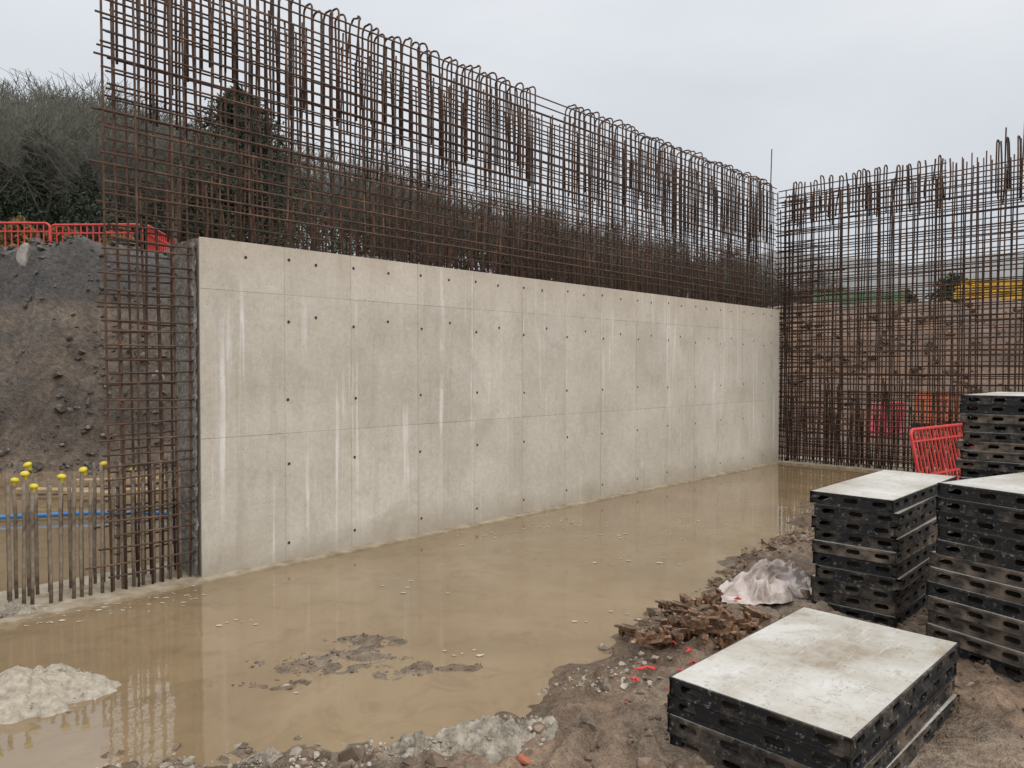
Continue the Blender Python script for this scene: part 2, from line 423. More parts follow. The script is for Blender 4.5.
# ------------------------------------------------------------------ concrete wall
wall = empty('concrete_wall', (*P0, 0), WALL_RZ, 'long pale beige cast concrete wall with faint joint lines, standing in muddy water', 'wall')
joints = [0,.70,1.34,2.09,2.82,3.54,4.27,4.95,5.70,6.42,7.15,7.87,8.6,9.3,9.92]; rows = [-.06,1.06,2.2,HW]
mb = MB(); tone = []
def addt(tn):
    while len(tone) < len(mb.V): tone.append(tn)
mb.box(0, LW, .0013, TW-.01, -.06, HW-.012); addt(.84)
for i in range(len(joints)-1):
    for j in range(3):
        g = .0017; x0, x1, z0, z1 = joints[i]+g, joints[i+1]-g, rows[j]+g, rows[j+1]-g
        if j == 1: z1 += .0014
        if j == 2: z0 -= .0012
        d = -.001-random.random()*.002
        mb.add([(x0,.001,z0),(x1,.001,z0),(x1,.001,z1),(x0,.001,z1),(x0+.002,d,z0+.002),(x1-.002,d,z0+.002),(x1-.002,d,z1-.002),(x0+.002,d,z1-.002)],
               [(4,5,6,7),(0,1,5,4),(1,2,6,5),(2,3,7,6),(3,0,4,7)])
        addt(random.uniform(.94, 1.04))
wb = mb.build('wall_body', M['concrete'], wall)
at = wb.data.attributes.new('tone', 'FLOAT', 'POINT'); at.data.foreach_set('value', tone)
N1, N2 = 26, 130; V = []; F = []
for j in range(N2+1):
    for i in range(N1+1):
        y = .004+(TW-.016)*i/N1; z = -.05+(HW+.035)*j/N2
        n = mnoise.noise((y*14, z*9, 1.3))*.5+mnoise.noise((y*40, z*30, 4))*.4
        V.append((-.025+.03*n, y, z))
for j in range(N2):
    for i in range(N1): a = j*(N1+1)+i; F.append((a+1, a, a+N1+1, a+N1+2))
mobj('stop_end', V, F, M['dark_concrete'], wall)
tp = []
for j in joints[1:-1]:
    for z in (.16, .80, 1.34, 1.97, 2.48): tp.append((j+.035+random.uniform(-.012,.012), z+random.uniform(-.012,.012)))
for a, b in zip(joints[:-1], joints[1:]):
    tp.append(((a+b)/2+random.uniform(-.04,.04), 2.47))
    if b > 1: tp.append(((a+b)/2+random.uniform(-.04,.04), 2.04+random.uniform(-.02,.02)))
V = []; F = []
for rr, yy in ((.0130,-.0045),(.0100,-.006),(.0082,-.0046)):
    for k in range(12): q = k*math.pi/6; V.append((rr*math.cos(q), yy, rr*math.sin(q)))
for a in (0, 12):
    for k in range(12): F.append((a+k, a+(k+1) % 12, a+12+(k+1) % 12, a+12+k))
F.append(tuple(range(24, 36)))
th0 = None
for t, z in tp[:99]:
    if th0 is None: th0 = mobj('tie_hole', V, F, M['tie'], wall); o = th0
    else: o = inst(th0, wall)
    o.location = (t, 0, z)

# ------------------------------------------------------------------ rebar cages
def barpts(p0, p1, wob=.012, n=5):
    p0 = Vector(p0); p1 = Vector(p1); d = (p1-p0).normalized()
    a = d.orthogonal().normalized(); b = d.cross(a); ba, bb = random.gauss(0, wob), random.gauss(0, wob)
    ca_, cb_ = random.gauss(0, wob*.5), random.gauss(0, wob*.5); out = []
    for i in range(n+1):
        f = i/n; out.append(p0.lerp(p1, f)+a*(ba*math.sin(math.pi*f)+ca_*math.sin(2*math.pi*f))+b*(bb*math.sin(math.pi*f)+cb_*math.sin(2*math.pi*f)))
    return out
def bar(name, p0, p1, r, parent, wob=.012, mat='rust', n=5):
    V, F = tube(barpts(p0, p1, wob, n), r, 6); return mobj(name, V, F, M[mat], parent, True)
def ubar_pts(y0, y1, ztop, l0, l1, rad=.09, lean=0):
    pts = [(0, y0, ztop-l0), (0, y0, ztop-l0*.5), (lean*.5, y0, ztop-rad)]
    for k in range(1, 5): q = k*math.pi/10; pts.append((lean*.7, y0+rad-rad*math.cos(q), ztop-rad+rad*math.sin(q)))
    pts.append((lean, y0+rad, ztop))
    if y1-y0 > 2*rad+.005: pts.append((lean, y1-rad, ztop))
    for k in range(1, 5): q = k*math.pi/10; pts.append((lean*.7, y1-rad+rad*math.sin(q), ztop-rad+rad*math.cos(q)))
    pts += [(lean*.5, y1, ztop-rad), (0, y1, ztop-l1*.5), (0, y1, ztop-l1)]
    return pts
YN, YF = .08, .36; ZT = 4.72; RB = .0076
cage = empty('rebar_cage', (*P0, 0), WALL_RZ, 'tall rusty rebar cage rising out of the top of the long concrete wall', 'rebar cage')
vb = []
t = -.60
while t < LW-.03:
    for yy in (YN, YF):
        if yy == YF and t < -.46: continue
        z0 = -.02 if t < -.03 else HW-.06
        tt = t+random.gauss(0, .010)
        vb.append((tt, (tt, yy, z0), (tt+random.gauss(0, .02)+(-.03 if t < 0 else 0), yy+random.gauss(0, .012), ZT-random.uniform(.12, .30))))
    t += .090
vb.sort(key=lambda e: e[0]+(.0 if e[1][1] < .2 else 5.2))
for e in vb[:99]: bar('vertical_bar', e[1], e[2], RB+.0008, cage)
mb = MB()
for e in vb[99:]: mb.tube(barpts(e[1], e[2]), RB, 5)
o = mb.build('far_vertical_bars', M['rust'], cage, True); o['kind'] = 'stuff'
bar('tall_bar', (LW-.14, .1, 2.5), (LW-.12, .1, 5.30), .010, cage)
zz = .13
while zz < ZT-.05:
    for yy, dy in ((YN, -.02), (YF, .02)):
        t0 = (-.66 if yy == YN else -.53)+random.gauss(0, .035); dz = random.gauss(0, .012)
        t1 = .03 if zz+dz < HW+.02 else LW-.02+random.gauss(0, .02)
        bar('horizontal_bar', (t0, yy+dy, zz+dz), (t1, yy+dy, zz+dz+random.gauss(0, .012)), RB, cage, .012 if t1 > 1 else .004, n=10 if t1 > 1 else 3)
    zz += .096
t = -.48; nu = 0
while t < LW-.06 and nu < 100:
    if not (3.92 < t < 4.48):
        ln = random.uniform(.85, 1.15)
        if random.random() < .25: ln += .3
        rad = .055
        y0 = YN+.03+random.gauss(0,.01)
        V, F = tube(ubar_pts(y0, y0+random.uniform(.125,.17), ZT+random.gauss(.03, .02), ln, ln+random.uniform(-.2, .1), rad, random.gauss(0, .025)), .0095, 6)
        o = mobj('u_bar', V, F, M['rust'], cage, True); o.location = (t+.04+random.gauss(0, .016), 0, 0); nu += 1
    t += .098
t = -.3; nl = 0
while t < LW-.1 and nl < 98:
    yl = YN+.035 if nl % 3 else YF-.03
    V, F = tube(barpts((0, yl, HW-.05), (random.gauss(0,.01), yl, HW+random.uniform(.25, .85))), .0095, 6)
    o = mobj('lap_bar', V, F, M['rust'], cage, True); o.location = (t+random.gauss(0,.02), 0, 0); nl += 1
    t += .103
cage2 = empty('rebar_cage', (*CORNER, 0), -A, 'freestanding rusty rebar cage at right, square to the concrete wall, without concrete', 'rebar cage')
FN, FF = .08, .42
s = .03
while s < 3.95:
    for yy in (FN, FF):
        top = ZT-random.uniform(.1, .3)
        if 2.5 < s < 3.05: top = ZT-random.uniform(.0, .15)
        bar('vertical_bar', (s+random.gauss(0,.014), yy, 0), (s+random.gauss(0,.03), yy+random.gauss(0,.02), top), RB+.002, cage2)
    for q in range(2):
        if random.random() < .6: bar('lap_bar', (s+.03+.03*q, FN+.01, 0), (s+.035+.03*q+random.gauss(0,.03), FN+.01, random.uniform(.8,1.45)), .011, cage2)
    if random.random() < .7: bar('lap_bar', (s+.06, FF-.01, 0), (s+.06+random.gauss(0,.03), FF-.01, random.uniform(.8,1.45)), .011, cage2)
    s += .080
zz = .08; k = 0
while zz < ZT-.1:
    for yy, dy in ((FN, -.02), (FF, .02)):
        if yy == FF and k % 5 == 4: continue
        s1 = 4.15 if zz < ZT-.4 or yy == FF else 2.5
        bar('horizontal_bar', (-.05+random.gauss(0,.04), yy+dy, zz+random.gauss(0,.014)), (s1, yy+dy, zz+random.gauss(0,.02)), RB+.0016, cage2, .012, n=8)
    zz += .085; k += 1
s = .1
while s < 4.0:
    if not 2.48 < s < 3.0:
        hi_ = .10 if s > 3 else 0
        ln = random.uniform(.6, .8)+hi_; y0 = FN+.03
        zt = ZT+hi_+random.gauss(.02,.02)
        if random.random() < .5:
            V, F = tube(ubar_pts(y0, y0+random.uniform(.11,.15), zt, ln, ln+random.uniform(-.1,.1), .05, random.gauss(0,.02)), .0108, 6)
            o = mobj('u_bar', V, F, M['rust'], cage2, True)
        else:
            V, F = tube(barpts((0, y0, zt-ln), (random.gauss(0,.03), y0+.02, zt-.03)), .0125, 6)
            o = mobj('straight_bar', V, F, M['rust'], cage2, True)
        o.location = (s+.05+random.gauss(0,.02), 0, 0)
    s += .082
for sx, z1 in ((3.2,4.98),(3.42,5.02),(3.5,5.05)): bar('tall_bar', (sx, FN+.03, 3.9), (sx+.03, FN+.03, z1), .011, cage2)
zq = .25
while zq < 4.45:
    bar('corner_bar', (-.12, .1, zq), (random.uniform(.35,1.05), .11, zq+random.gauss(0,.035)), .010, cage2); zq += .095
for sx in (-.10, -.07, -.04, .0, .03, .06, .12): bar('corner_bar', (sx, .16+sx, 0), (sx+random.gauss(0,.03), .16+sx, ZT-random.uniform(.1,.7)), .0105, cage2)

def capmesh():
    V = []; F = []
    prof = [(.0001,.028),(.014,.026),(.024,.020),(.029,.010),(.028,.001),(.019,-.003),(.017,-.030),(.015,-.032)]
    for r, z in prof:
        for k in range(12): q = k*math.pi/6; V.append((r*math.cos(q), r*math.sin(q), z))
    for a in range(len(prof)-1):
        for k in range(12): F.append((a*12+k, (a+1)*12+k, (a+1)*12+(k+1) % 12, a*12+(k+1) % 12))
    return V, F
capV, capF = capmesh(); cap0 = None
for yy, row, ph in ((YN+.03, 'near', 0), (YF+.04, 'far', .03)):
    t = -1.72+ph
    while t < -.04:
        tt = t+random.gauss(0, .010); hgt = random.uniform(.80, .92)
        x, y = wall_pt(tt, yy)
        capped = t < -.30 and random.random() < (.60 if t < -1.0 else .32)
        st = empty('starter_bar', (x, y, .0), WALL_RZ,
                   ('dusty starter bar under a yellow mushroom cap, %s row left of wall end' if capped else 'bare dusty starter bar without a cap, %s row left of wall end') % row,
                   'starter bar', ('capped starter bars, %s row' if capped else 'bare starter bars, %s row') % row)
        e = bar('shaft', (0,0,0), (random.gauss(0,.008), random.gauss(0,.008), hgt), .0122, st, .003, 'starter', 4)
        if capped:
            if cap0 is None: cap0 = mobj('cap', capV, capF, M['yellow_cap'], st, True); o = cap0
            else: o = inst(cap0, st)
            tip = e.data.vertices[-1].co; o.location = (tip.x, tip.y, hgt+.004); o.rotation_euler = (random.gauss(0,.15), random.gauss(0,.15), 0)
        t += random.choice((.055, .07, .085))

# ------------------------------------------------------------------ formwork panels
PH = .074
def panel_meshes(L, Wd):
    fr = MB(); L2, W2 = L/2, Wd/2; rim = .008
    def side(P, U, N, ln):
        P = Vector(P); U = Vector(U); N = Vector(N); Zv = Vector((0,0,1))
        def pt(a, z, d): return P+U*a+N*d+Zv*z
        for z0, z1 in ((0, .011), (PH-.011, PH)):
            V = [pt(0,z0,0),pt(ln,z0,0),pt(ln,z0,-.03),pt(0,z0,-.03),pt(0,z1,0),pt(ln,z1,0),pt(ln,z1,-.03),pt(0,z1,-.03)]
            fr.add(V, [(0,3,2,1),(4,5,6,7),(0,1,5,4),(2,3,7,6),(1,2,6,5),(3,0,4,7)])
        zb, zt = .011, PH-.011; zm = PH/2; ns = max(2, int(round(ln/.18))); pw = ln/ns
        hl, hr = .042, .0150
        for i in range(ns):
            am = (i+.5)*pw; NN = 20; V = []; F = []
            for k in range(NN):
                q = 2*math.pi*(k+.5)/NN; cx = math.cos(q); sx = math.sin(q)
                hx_, hz = (hl-hr)*(1 if cx > 0 else -1)+hr*cx, hr*sx
                ex = hx_
                ez = (zt-zb)/2*(1 if sx > 0 else -1) if abs(sx) > .35 else sx/.35*(zt-zb)/2
                if abs(cx) > .72: ex = pw/2*(1 if cx > 0 else -1)
                V += [pt(am+ex, zm+ez, -rim), pt(am+hx_, zm+hz, -rim), pt(am+hx_*.985, zm+hz*.95, -rim-.012)]
            for k in range(NN):
                k2 = (k+1) % NN
                F += [(3*k, 3*k2, 3*k2+1, 3*k+1), (3*k+1, 3*k2+1, 3*k2+2, 3*k+2)]
            fr.add(V, F)
        for sa, sb in ((0, .004), (ln-.004, ln)):
            fr.add([pt(sa,zb,-rim+.003),pt(sb,zb,-rim+.003),pt(sb,zt,-rim+.003),pt(sa,zt,-rim+.003)], [(0,1,2,3)])
    side((-L2,-W2,0), (1,0,0), (0,-1,0), L); side((L2,W2,0), (-1,0,0), (0,1,0), L)
    side((L2,-W2,.0), (0,1,0), (1,0,0), Wd); side((-L2,W2,0), (0,-1,0), (-1,0,0), Wd)
    rb = []; nr = max(2, int(L/.4))
    for i in range(1, nr+1):
        x = -L2+L*i/(nr+1); m = MB(); m.box(x-.02, x+.02, -W2+.012, W2-.012, .012, PH-.022); rb.append(m)
    pl = MB(); e = .009
    pl.box(-L2+e, L2-e, -W2+e, W2-e, PH-.020, PH+.0015)
    return fr, pl, rb
ORD = ['topmost','second','third','fourth','fifth','sixth','seventh','eighth','ninth','tenth','eleventh','twelfth','thirteenth','fourteenth','fifteenth','sixteenth','seventeenth','eighteenth']
def stack(center, ang, L, Wd, n, z0, where, group, toplook, muddy=lambda i: False, off=lambda i: (0, 0), jit=.013, gap=.0055):
    fr, pl, rb = panel_meshes(L, Wd); f0 = p0 = None; r0 = []
    l = Vector((math.cos(ang), math.sin(ang))); m = Vector((l.y, -l.x)); fm = None
    for i in range(n):
        ox, oy = off(i); jx, jy = ox+random.gauss(0,jit), oy+random.gauss(0,jit)
        if i == n-1: jx, jy = ox, oy
        c_ = Vector(center)+l*jx+m*jy; od = ORD[n-1-i]
        lab = ('topmost formwork of %s, %s' % (where, toplook)) if i == n-1 else ('lowest formwork of %s' % where if i == 0 else '%s formwork from the top of %s' % (od, where))
        root = empty('concrete_formwork', (c_.x, c_.y, z0+i*(PH+gap)), ang, lab, 'formwork', group)
        root.rotation_euler = (random.gauss(0, .0035), random.gauss(0, .002), ang+random.gauss(0, .009 if jit > .01 else .004))
        if f0 is None:
            f0 = fr.build('frame', M['frame'], root); p0 = pl.build('plywood_face', M['ply'], root)
            for q in rb: r0.append(q.build('rib', M['frame'], root))
            o = f0
        else:
            o = inst(f0, root); inst(p0, root)
            for q in r0: inst(q, root)
        if muddy(i):
            if fm is None: fm = o.data.copy(); fm.materials[0] = M['frame_muddy']
            o.data = fm
stack((1.369,3.28), R(45), 1.28, .745, 4, .005, 'the low stack in the right foreground', 'formwork in the low foreground stack', 'large scuffed white face', jit=.006)
stack((2.645,5.26), R(47), 1.45, .515, 10, .0, 'the narrow middle stack beside the water', 'formwork in the middle stack', 'pale face up', lambda i: i in (5,), jit=.011)
aC = R(28); lC = (math.cos(aC), math.sin(aC)); cC = (2.385+lC[0]*.7+lC[1]*.45, 4.20+lC[1]*.7-lC[0]*.45)
stack(cC, aC, 1.4, .9, 12, .01, 'the tall right-hand stack cut by the frame edge', 'formwork in the right-hand stack', 'bright scraped face', lambda i: i in (1,2,3,5,6), lambda i: (-.04, -.02) if i < 7 else (0, 0))
stack((4.62,6.70), R(45), 1.3, .75, 17, .02, 'the tallest stack at the far right', 'formwork in the rear stack', 'seen almost edge on', lambda i: i in (11,14))

# ------------------------------------------------------------------ barriers
def barrier_tree(loc, rz, matn, label, group, tilt=0, bw=.009, sc=1, nb=14):
    root = empty('safety_barrier', loc, rz, label, 'barrier', group); root.rotation_euler = (tilt, 0, rz); root.scale = (sc, sc, sc)
    pts = []; w, z0, z1, r = 1.0, .14, 1.0, .10
    for cx, cz, a in ((w-r,z1-r,0),(-w+r,z1-r,90),(-w+r,z0+r*.6,180),(w-r,z0+r*.6,270)):
        for k in range(5):
            q = R(a+k*22.5); pts.append((cx+r*math.cos(q), 0, cz+r*math.sin(q)*(1 if cz > .5 else .6)))
    mb = MB(); mb.tube(pts, .026, 8, True); mb.build('frame', M[matn], root, True)
    mb = MB(); mb.box(-w+.02, w-.02, -.016, .016, .81, .84); mb.build('rail', M[matn], root)
    mb = MB(); mb.box(-w+.02, w-.02, -.016, .016, .30, .33); mb.build('rail', M[matn], root)
    mb = MB()
    for i in range(nb):
        x = -w+.13+i*(2*w-.26)/(nb-1); mb.box(x-bw, x+bw, -.010, .010, .16, .98)
    mb.build('grille', M[matn], root)
    for x in (-.75, .75):
        mb = MB(); mb.prism([(x-.05,0),(x+.05,0),(x+.04,.06),(x+.03,.15),(x-.03,.15),(x-.04,.06)], -.25, .25); mb.build('foot', M['rubber'], root)
    return root
def place_px(px, Y): return ((px-512)/750*Y, Y)
for px, Y, rz, lab in ((4,16.0,.03,'red plastic barrier on the bank top cut by left frame edge'),(98,16.2,-.03,'red plastic barrier on the bank top just left of the rebar cage'),(163,17.2,R(-82),'red plastic barrier on the bank top, end on, seen through the rebar cage')):
    x, y = place_px(px, Y); barrier_tree((x, y, 3.68), rz, 'red', lab, 'red barriers on the bank top')
barrier_tree((5.84, 9.9, -.03), R(38), 'red', 'bright red plastic barrier beside the rear formwork stack, before the rear cage', 'red barriers in the pit', R(-12), .012, .86, 15)
x, y = place_px(886, 16.6); barrier_tree((x, y, .02), R(36), 'red_faded', 'faded pinkish red barrier behind the freestanding rebar cage', 'barriers behind the cage', 0, .035, .8)
x, y = place_px(938, 17.6); barrier_tree((x, y, .22), R(28), 'orange', 'dull orange barrier behind the freestanding rebar cage, near the bank', 'barriers behind the cage', 0, .035, .8)

# ------------------------------------------------------------------ yellow beams and green fence on the far bank
bx, by = place_px(1010, 33); bz = max(gz(bx+d, by-e_) for d in (-2, -1, 0, 1, 2) for e_ in (0, .8, 1.6))+.05
names = [('lowest row', k) for k in ('front','second','third','rear')]+[('middle row', k) for k in ('front','second','third')]+[('upper row', k) for k in ('front','second')]
f1 = None
for i, (rw, k) in enumerate(names):
    rowi = ('lowest row','middle row','upper row').index(rw); ci = ('front','second','third','rear').index(k)
    root = empty('timber_beam', (bx+rowi*.30+random.gauss(0,.22), by+ci*.16+rowi*.05, bz+rowi*.29), R(4), 'yellow beam bundled on the far bank top, %s, %s' % (rw, k), 'beam', 'yellow beams on the far bank')
    root.scale = (1.0, 1.35, 1.3)
    if f1 is None:
        mm = MB(); mm.box(-2.4,2.4,-.05,.05,0,.05); f1 = mm.build('flange', M['yellow_beam'], root)
        mm = MB(); mm.box(-2.38,2.38,-.016,.016,.05,.15); w1 = mm.build('web', M['yellow_beam'], root)
        mm = MB(); mm.box(-2.4,2.4,-.05,.05,.15,.20); f2 = mm.build('flange', M['yellow_beam'], root)
    else: inst(f1, root); inst(w1, root); inst(f2, root)
for k, dx in enumerate((-1.6, 1.6)):
    mm = MB(); mm.box(-.06,.06,-.2,.8,-.6,-.003); o = mm.build('timber_bearer', M['timber']); o.location = (bx+dx, by, bz)
    tag(o, 'short timber bearer under the %s end of the yellow beams' % ('left','right')[k], 'timber bearer')
fx, fy = place_px(858, 37); fz = gz(fx, fy)
fence = empty('green_fence', (fx, fy, fz), R(3), 'low green sheet fence along the far bank top, behind the right cage', 'fence')
mb = MB(); mb.box(-2.3, 2.3, -.02, .02, .25, .95); mb.build('sheet', M['green'], fence)
for k in range(5):
    mb = MB(); x = -2.3+k*1.15; mb.box(x-.04, x+.04, .022, .09, -.4, 1.05); mb.build('post', M['timber'], fence)

# ------------------------------------------------------------------ bits behind the wall end
x0, y0 = G(8, 516, .06); x1, y1 = G(165, 512, .06)
mm = MB(); mm.tube([(x0-2, y0-.3, .05), (x0, y0, .05), ((x0+x1)/2, (y0+y1)/2+.06, .06), (x1, y1, .05), (x1+1.5, y1+.4, .05)], .024, 8)
tag(mm.build('water_pipe', M['blue'], None, True), 'thin blue plastic pipe lying across the pit floor behind the starter bars', 'pipe')
for i, (px, py, ln, rz, lab) in enumerate(((100,486,2.0,.10,'long pale timber board lying at the foot of the dark bank'),(128,478,1.3,.3,'shorter timber board behind the long board at bank foot'),(70,492,1.2,-.16,'short skewed timber board nearest the starter bars'))):
    x, y = G(px, py, .1); m2 = MB()
    m2.add([(-ln/2,-.06,0),(ln/2,-.07,0),(ln/2+.03,.07,0),(-ln/2-.02,.06,0),(-ln/2,-.06,.035),(ln/2,-.07,.038),(ln/2+.03,.07,.038),(-ln/2-.02,.06,.035)], [(0,3,2,1),(4,5,6,7),(0,1,5,4),(1,2,6,5),(2,3,7,6),(3,0,4,7)])
    o = m2.build('timber_board', M['timber']); o.location = (x, y, max(gz(x, y), 0)+.03+.03*i); o.rotation_euler = (.05, .02, rz); tag(o, lab, 'board', 'boards at the bank foot')

# ------------------------------------------------------------------ rocks
import bmesh
def ico(sub):
    bm = bmesh.new(); bmesh.ops.create_icosphere(bm, subdivisions=sub, radius=1)
    V = np.array([v.co[:] for v in bm.verts]); F = np.array([[v.index for v in f.verts] for f in bm.faces]); bm.free(); return V, F
I1 = ico(1); I2 = ico(2)
def rockshape(base, seed):
    V, F = base; r = np.random.default_rng(seed); out = V.copy()
    for _ in range(8):
        n = r.normal(size=3); n /= np.linalg.norm(n); d = r.uniform(.35, .8); pr = V@n
        out = out-np.outer(np.clip(out@n-d, 0, None), n)
    return out*(r.uniform(.55, 1.35, 3)), F
shapes1 = [rockshape(I1, i) for i in range(10)]
def scatter(name, pts, sizes, mat, sink=.25, parent=None):
    base = shapes1; Vs = []; Fs = []; b = 0
    for (x, y, z), sz in zip(pts, sizes):
        V, F = base[rng.integers(len(base))]; q = rng.normal(size=4); q /= np.linalg.norm(q); w, a, bq, cq = q
        Rm = np.array([[1-2*(bq*bq+cq*cq),2*(a*bq-w*cq),2*(a*cq+w*bq)],[2*(a*bq+w*cq),1-2*(a*a+cq*cq),2*(bq*cq-w*a)],[2*(a*cq-w*bq),2*(bq*cq+w*a),1-2*(a*a+bq*bq)]])
        P = V@Rm.T*sz; P[:, 2] *= .75; Vs.append(P+np.array((x, y, z+sz*(.5-sink)))); Fs.append(F+b); b += len(V)
    return npmesh(name, np.concatenate(Vs), np.concatenate(Fs), M[mat], parent)
def shore_scatter(name, n, mean, sig, lo, hi, mat, center, width, seed, base=.1, xr=(-2.2,3.6), yr=(2.4,7.8), sink=.4):
    px = rng.uniform(*xr, n); py = rng.uniform(*yr, n); sd = shore_sd(px, py)
    dens = np.exp(-np.abs(sd-center)/width)*.9+base
    k = (sd > -.10) & (rng.random(n) < dens) & (fbm(px*1.8, py*1.8, 4, seed)*1.6+.25 > rng.random(n)*.6)
    px, py = px[k], py[k]
    tag(scatter(name, np.c_[px, py, zfun(px, py)], np.clip(rng.lognormal(mean, sig, len(px)), lo, hi), mat, sink), kind='stuff')
shore_scatter('rubble', 13000, -4.35, .6, .005, .05, 'stones', .30, .45, 50, .15)
shore_scatter('mud_clods', 14000, -4.0, .6, .008, .075, 'clods', .20, .4, 51, .15)
shore_scatter('pale_gravel', 6000, -5.0, .6, .003, .025, 'pale', .15, .3, 52, .02, (-1.8, .7), (2.5, 3.9))
shore_scatter('brick_crumbs', 450, -4.3, .4, .008, .03, 'brick', .25, .3, 53, .02)
px = rng.uniform(-1.8, -.1, 1300); py = rng.uniform(3.5, 4.7, 1300); e = isl_e(px, py)
k = e > rng.random(1300)*.8+.20; px, py = px[k], py[k]
tag(scatter('ridge_clods', np.c_[px, py, np.maximum(zfun(px, py), -.01)], np.clip(rng.lognormal(-4.7, .5, len(px)), .004, .022), 'clods', .45), kind='stuff')
px = rng.uniform(-16, -2, 9000); s0 = rng.uniform(-.6, 3, 9000)
py = np.interp(px, YFX, YFY)+s0; k = fbm(px*.9, py*.9, 3, 95)+.35 > rng.random(9000)*.9; px, py = px[k], py[k]
pz = zfun(px, py); sz = np.clip(rng.lognormal(-3.75, .75, len(px)), .010, .22)
tag(scatter('bank_stones', np.c_[px, py, pz], sz, 'stones_dark', .3), kind='stuff')
px = rng.uniform(2, 22, 2000); s0 = rng.uniform(-3, 12, 2000)
py = np.interp(px, YFX, YFY)+s0; q = (px-CORNER[0])*SU+(py-CORNER[1])*CU
px, py = px[q > 1.2], py[q > 1.2]
tag(scatter('slope_stones', np.c_[px, py, zfun(px, py)], np.clip(rng.lognormal(-2.7, .6, len(px)), .02, .3), 'stones_red', .1), kind='stuff')
def rock(loc, size, seed, mat, label, name='boulder', cat='boulder', sq=(1,1,.8)):
    V, F = rockshape(I2, seed); o = npmesh(name, V*size*np.array(sq), F, M[mat]); o.location = loc; o.rotation_euler = (seed, seed*1.7, seed*.6); tag(o, label, cat); return o
rock((-8.45, 13.05, gz(-8.45,13.05)+.05), .19, 3, 'boulder', 'pale boulder stuck in the dark bank at far left')
rock((-5.8, 12.3, gz(-5.8,12.3)+.05), .13, 4, 'boulder', 'small round pale boulder in the bank beside the rebar cage')
for i, (a, b, sz, m, lab) in enumerate(((523,764,.035,'brick','broken orange brick piece at the bottom edge of the mud'),(608,690,.045,'stones','largest brown stone on the shore left of the low formwork stack'),(737,580,.06,'stones','dark stone at the water edge beside the white bag'),(590,735,.05,'stones','brown stone lying in the mud left of the low formwork stack'),(660,632,.05,'stones','brown stone beside the heap of clamps'))):
    x, y = G(a, b, .04); rock((x, y, gz(x, y)+sz*.4), sz, 60+i, m, lab, 'stone', 'stone')

def heap(cx, cy, a, b, h, label, seed, rz=0, mat='grey_rubble', rough=1.0):
    root = empty('spoil_heap', (cx, cy, 0), rz, label, 'spoil heap')
    n, mr = 150, 56; V = []; F = []
    for j in range(mr+1):
        r = j/mr
        for i in range(n):
            q = 2*math.pi*i/n; e = 1+.35*mnoise.noise((math.cos(q)*1.6, math.sin(q)*1.6, seed))+.18*mnoise.noise((math.cos(q)*5, math.sin(q)*5, seed))
            x, y = a*e*r*math.cos(q), b*e*r*math.sin(q)
            z = h*(1-r**2)*(.9+.7*mnoise.noise((x*5, y*5, seed)))+rough*(.026*mnoise.noise((x*22, y*22, seed))+.022*mnoise.noise((x*50, y*50, seed))+.010*mnoise.noise((x*110, y*110, seed)))*(1-.4*r)-.02*r
            V.append((x, y, z))
    for j in range(mr):
        for i in range(n): F.append((j*n+i, (j+1)*n+i, (j+1)*n+(i+1) % n, j*n+(i+1) % n))
    mobj('mound', V, F, M[mat], root, True)
    m_ = 300; rr = np.sqrt(rng.random(m_))*1.08; qq = rng.random(m_)*2*np.pi; x = a*rr*np.cos(qq); y = b*rr*np.sin(qq); z = h*np.clip(1-rr**2, 0, 1)*.85-.005
    o = scatter('crumbs', np.c_[x, y, z], np.clip(rng.lognormal(-5.3, .55, m_), .0025, .014), 'pale', .2, parent=root); o['kind'] = 'stuff'
x, y = G(34, 690, .03); heap(x, y, .34, .30, .12, 'sandy pale heap of fine concrete spoil in the water at bottom left', 2.2, 0, 'sand', .6)
x, y = G(505, 738, .03); heap(x, y, .36, .24, .10, 'grey heap of crumbled concrete at the water edge in the foreground', 7.1, .35)
x, y = G(425, 748, .03); heap(x, y, .17, .13, .07, 'small flat grey lump of concrete left of the foreground heap', 9.4)
x, y = G(265, 760, .03); heap(x, y, .13, .09, .05, 'small grey lump of concrete at the bottom edge, leftmost on the shore', 4.4)
x, y = G(15, 612, .02); heap(x, y, .26, .10, .05, 'whitish spilled mortar on the footing at the left edge', 12.4, WALL_RZ)

# ------------------------------------------------------------------ bag
n, mr = 170, 100; V = []; F = []
for j in range(mr+1):
    v = j/mr
    for i in range(n):
        q = 2*math.pi*i/n; r = v
        e = 1+.42*mnoise.noise((math.cos(q)*1.3, math.sin(q)*1.3, 3.3))+.18*mnoise.noise((math.cos(q)*4, math.sin(q)*4, 1.3))
        x, y = .54*e*r*math.cos(q), .26*e*r*math.sin(q)
        p = Vector((x, y, 0))
        warp = Vector((mnoise.noise(p*5+Vector((1,0,0))), mnoise.noise(p*5+Vector((0,5,0))), 0))*.10
        ps = Vector(((p.x+warp.x)*.7, (p.y+warp.y)*1.2, 0))
        f1_ = abs(mnoise.noise(ps*6+Vector((3,3,3)))); f2_ = abs(mnoise.noise(ps*13+Vector((9,3,3)))); f3_ = abs(mnoise.noise(ps*28+Vector((9,1,3))))
        dome = max(0, 1-r**2)
        z = dome*(.10+.14*mnoise.noise(p*4+Vector((2,7,1))))+(.18*(.30-f1_)+.085*(.26-f2_)+.03*(.25-f3_))*min(1, dome*1.6+.25)
        V.append((x, y, max(z, .004+.03*f1_+.03*f2_)))
for j in range(mr):
    for i in range(n): F.append((j*n+i, (j+1)*n+i, (j+1)*n+(i+1) % n, j*n+(i+1) % n))
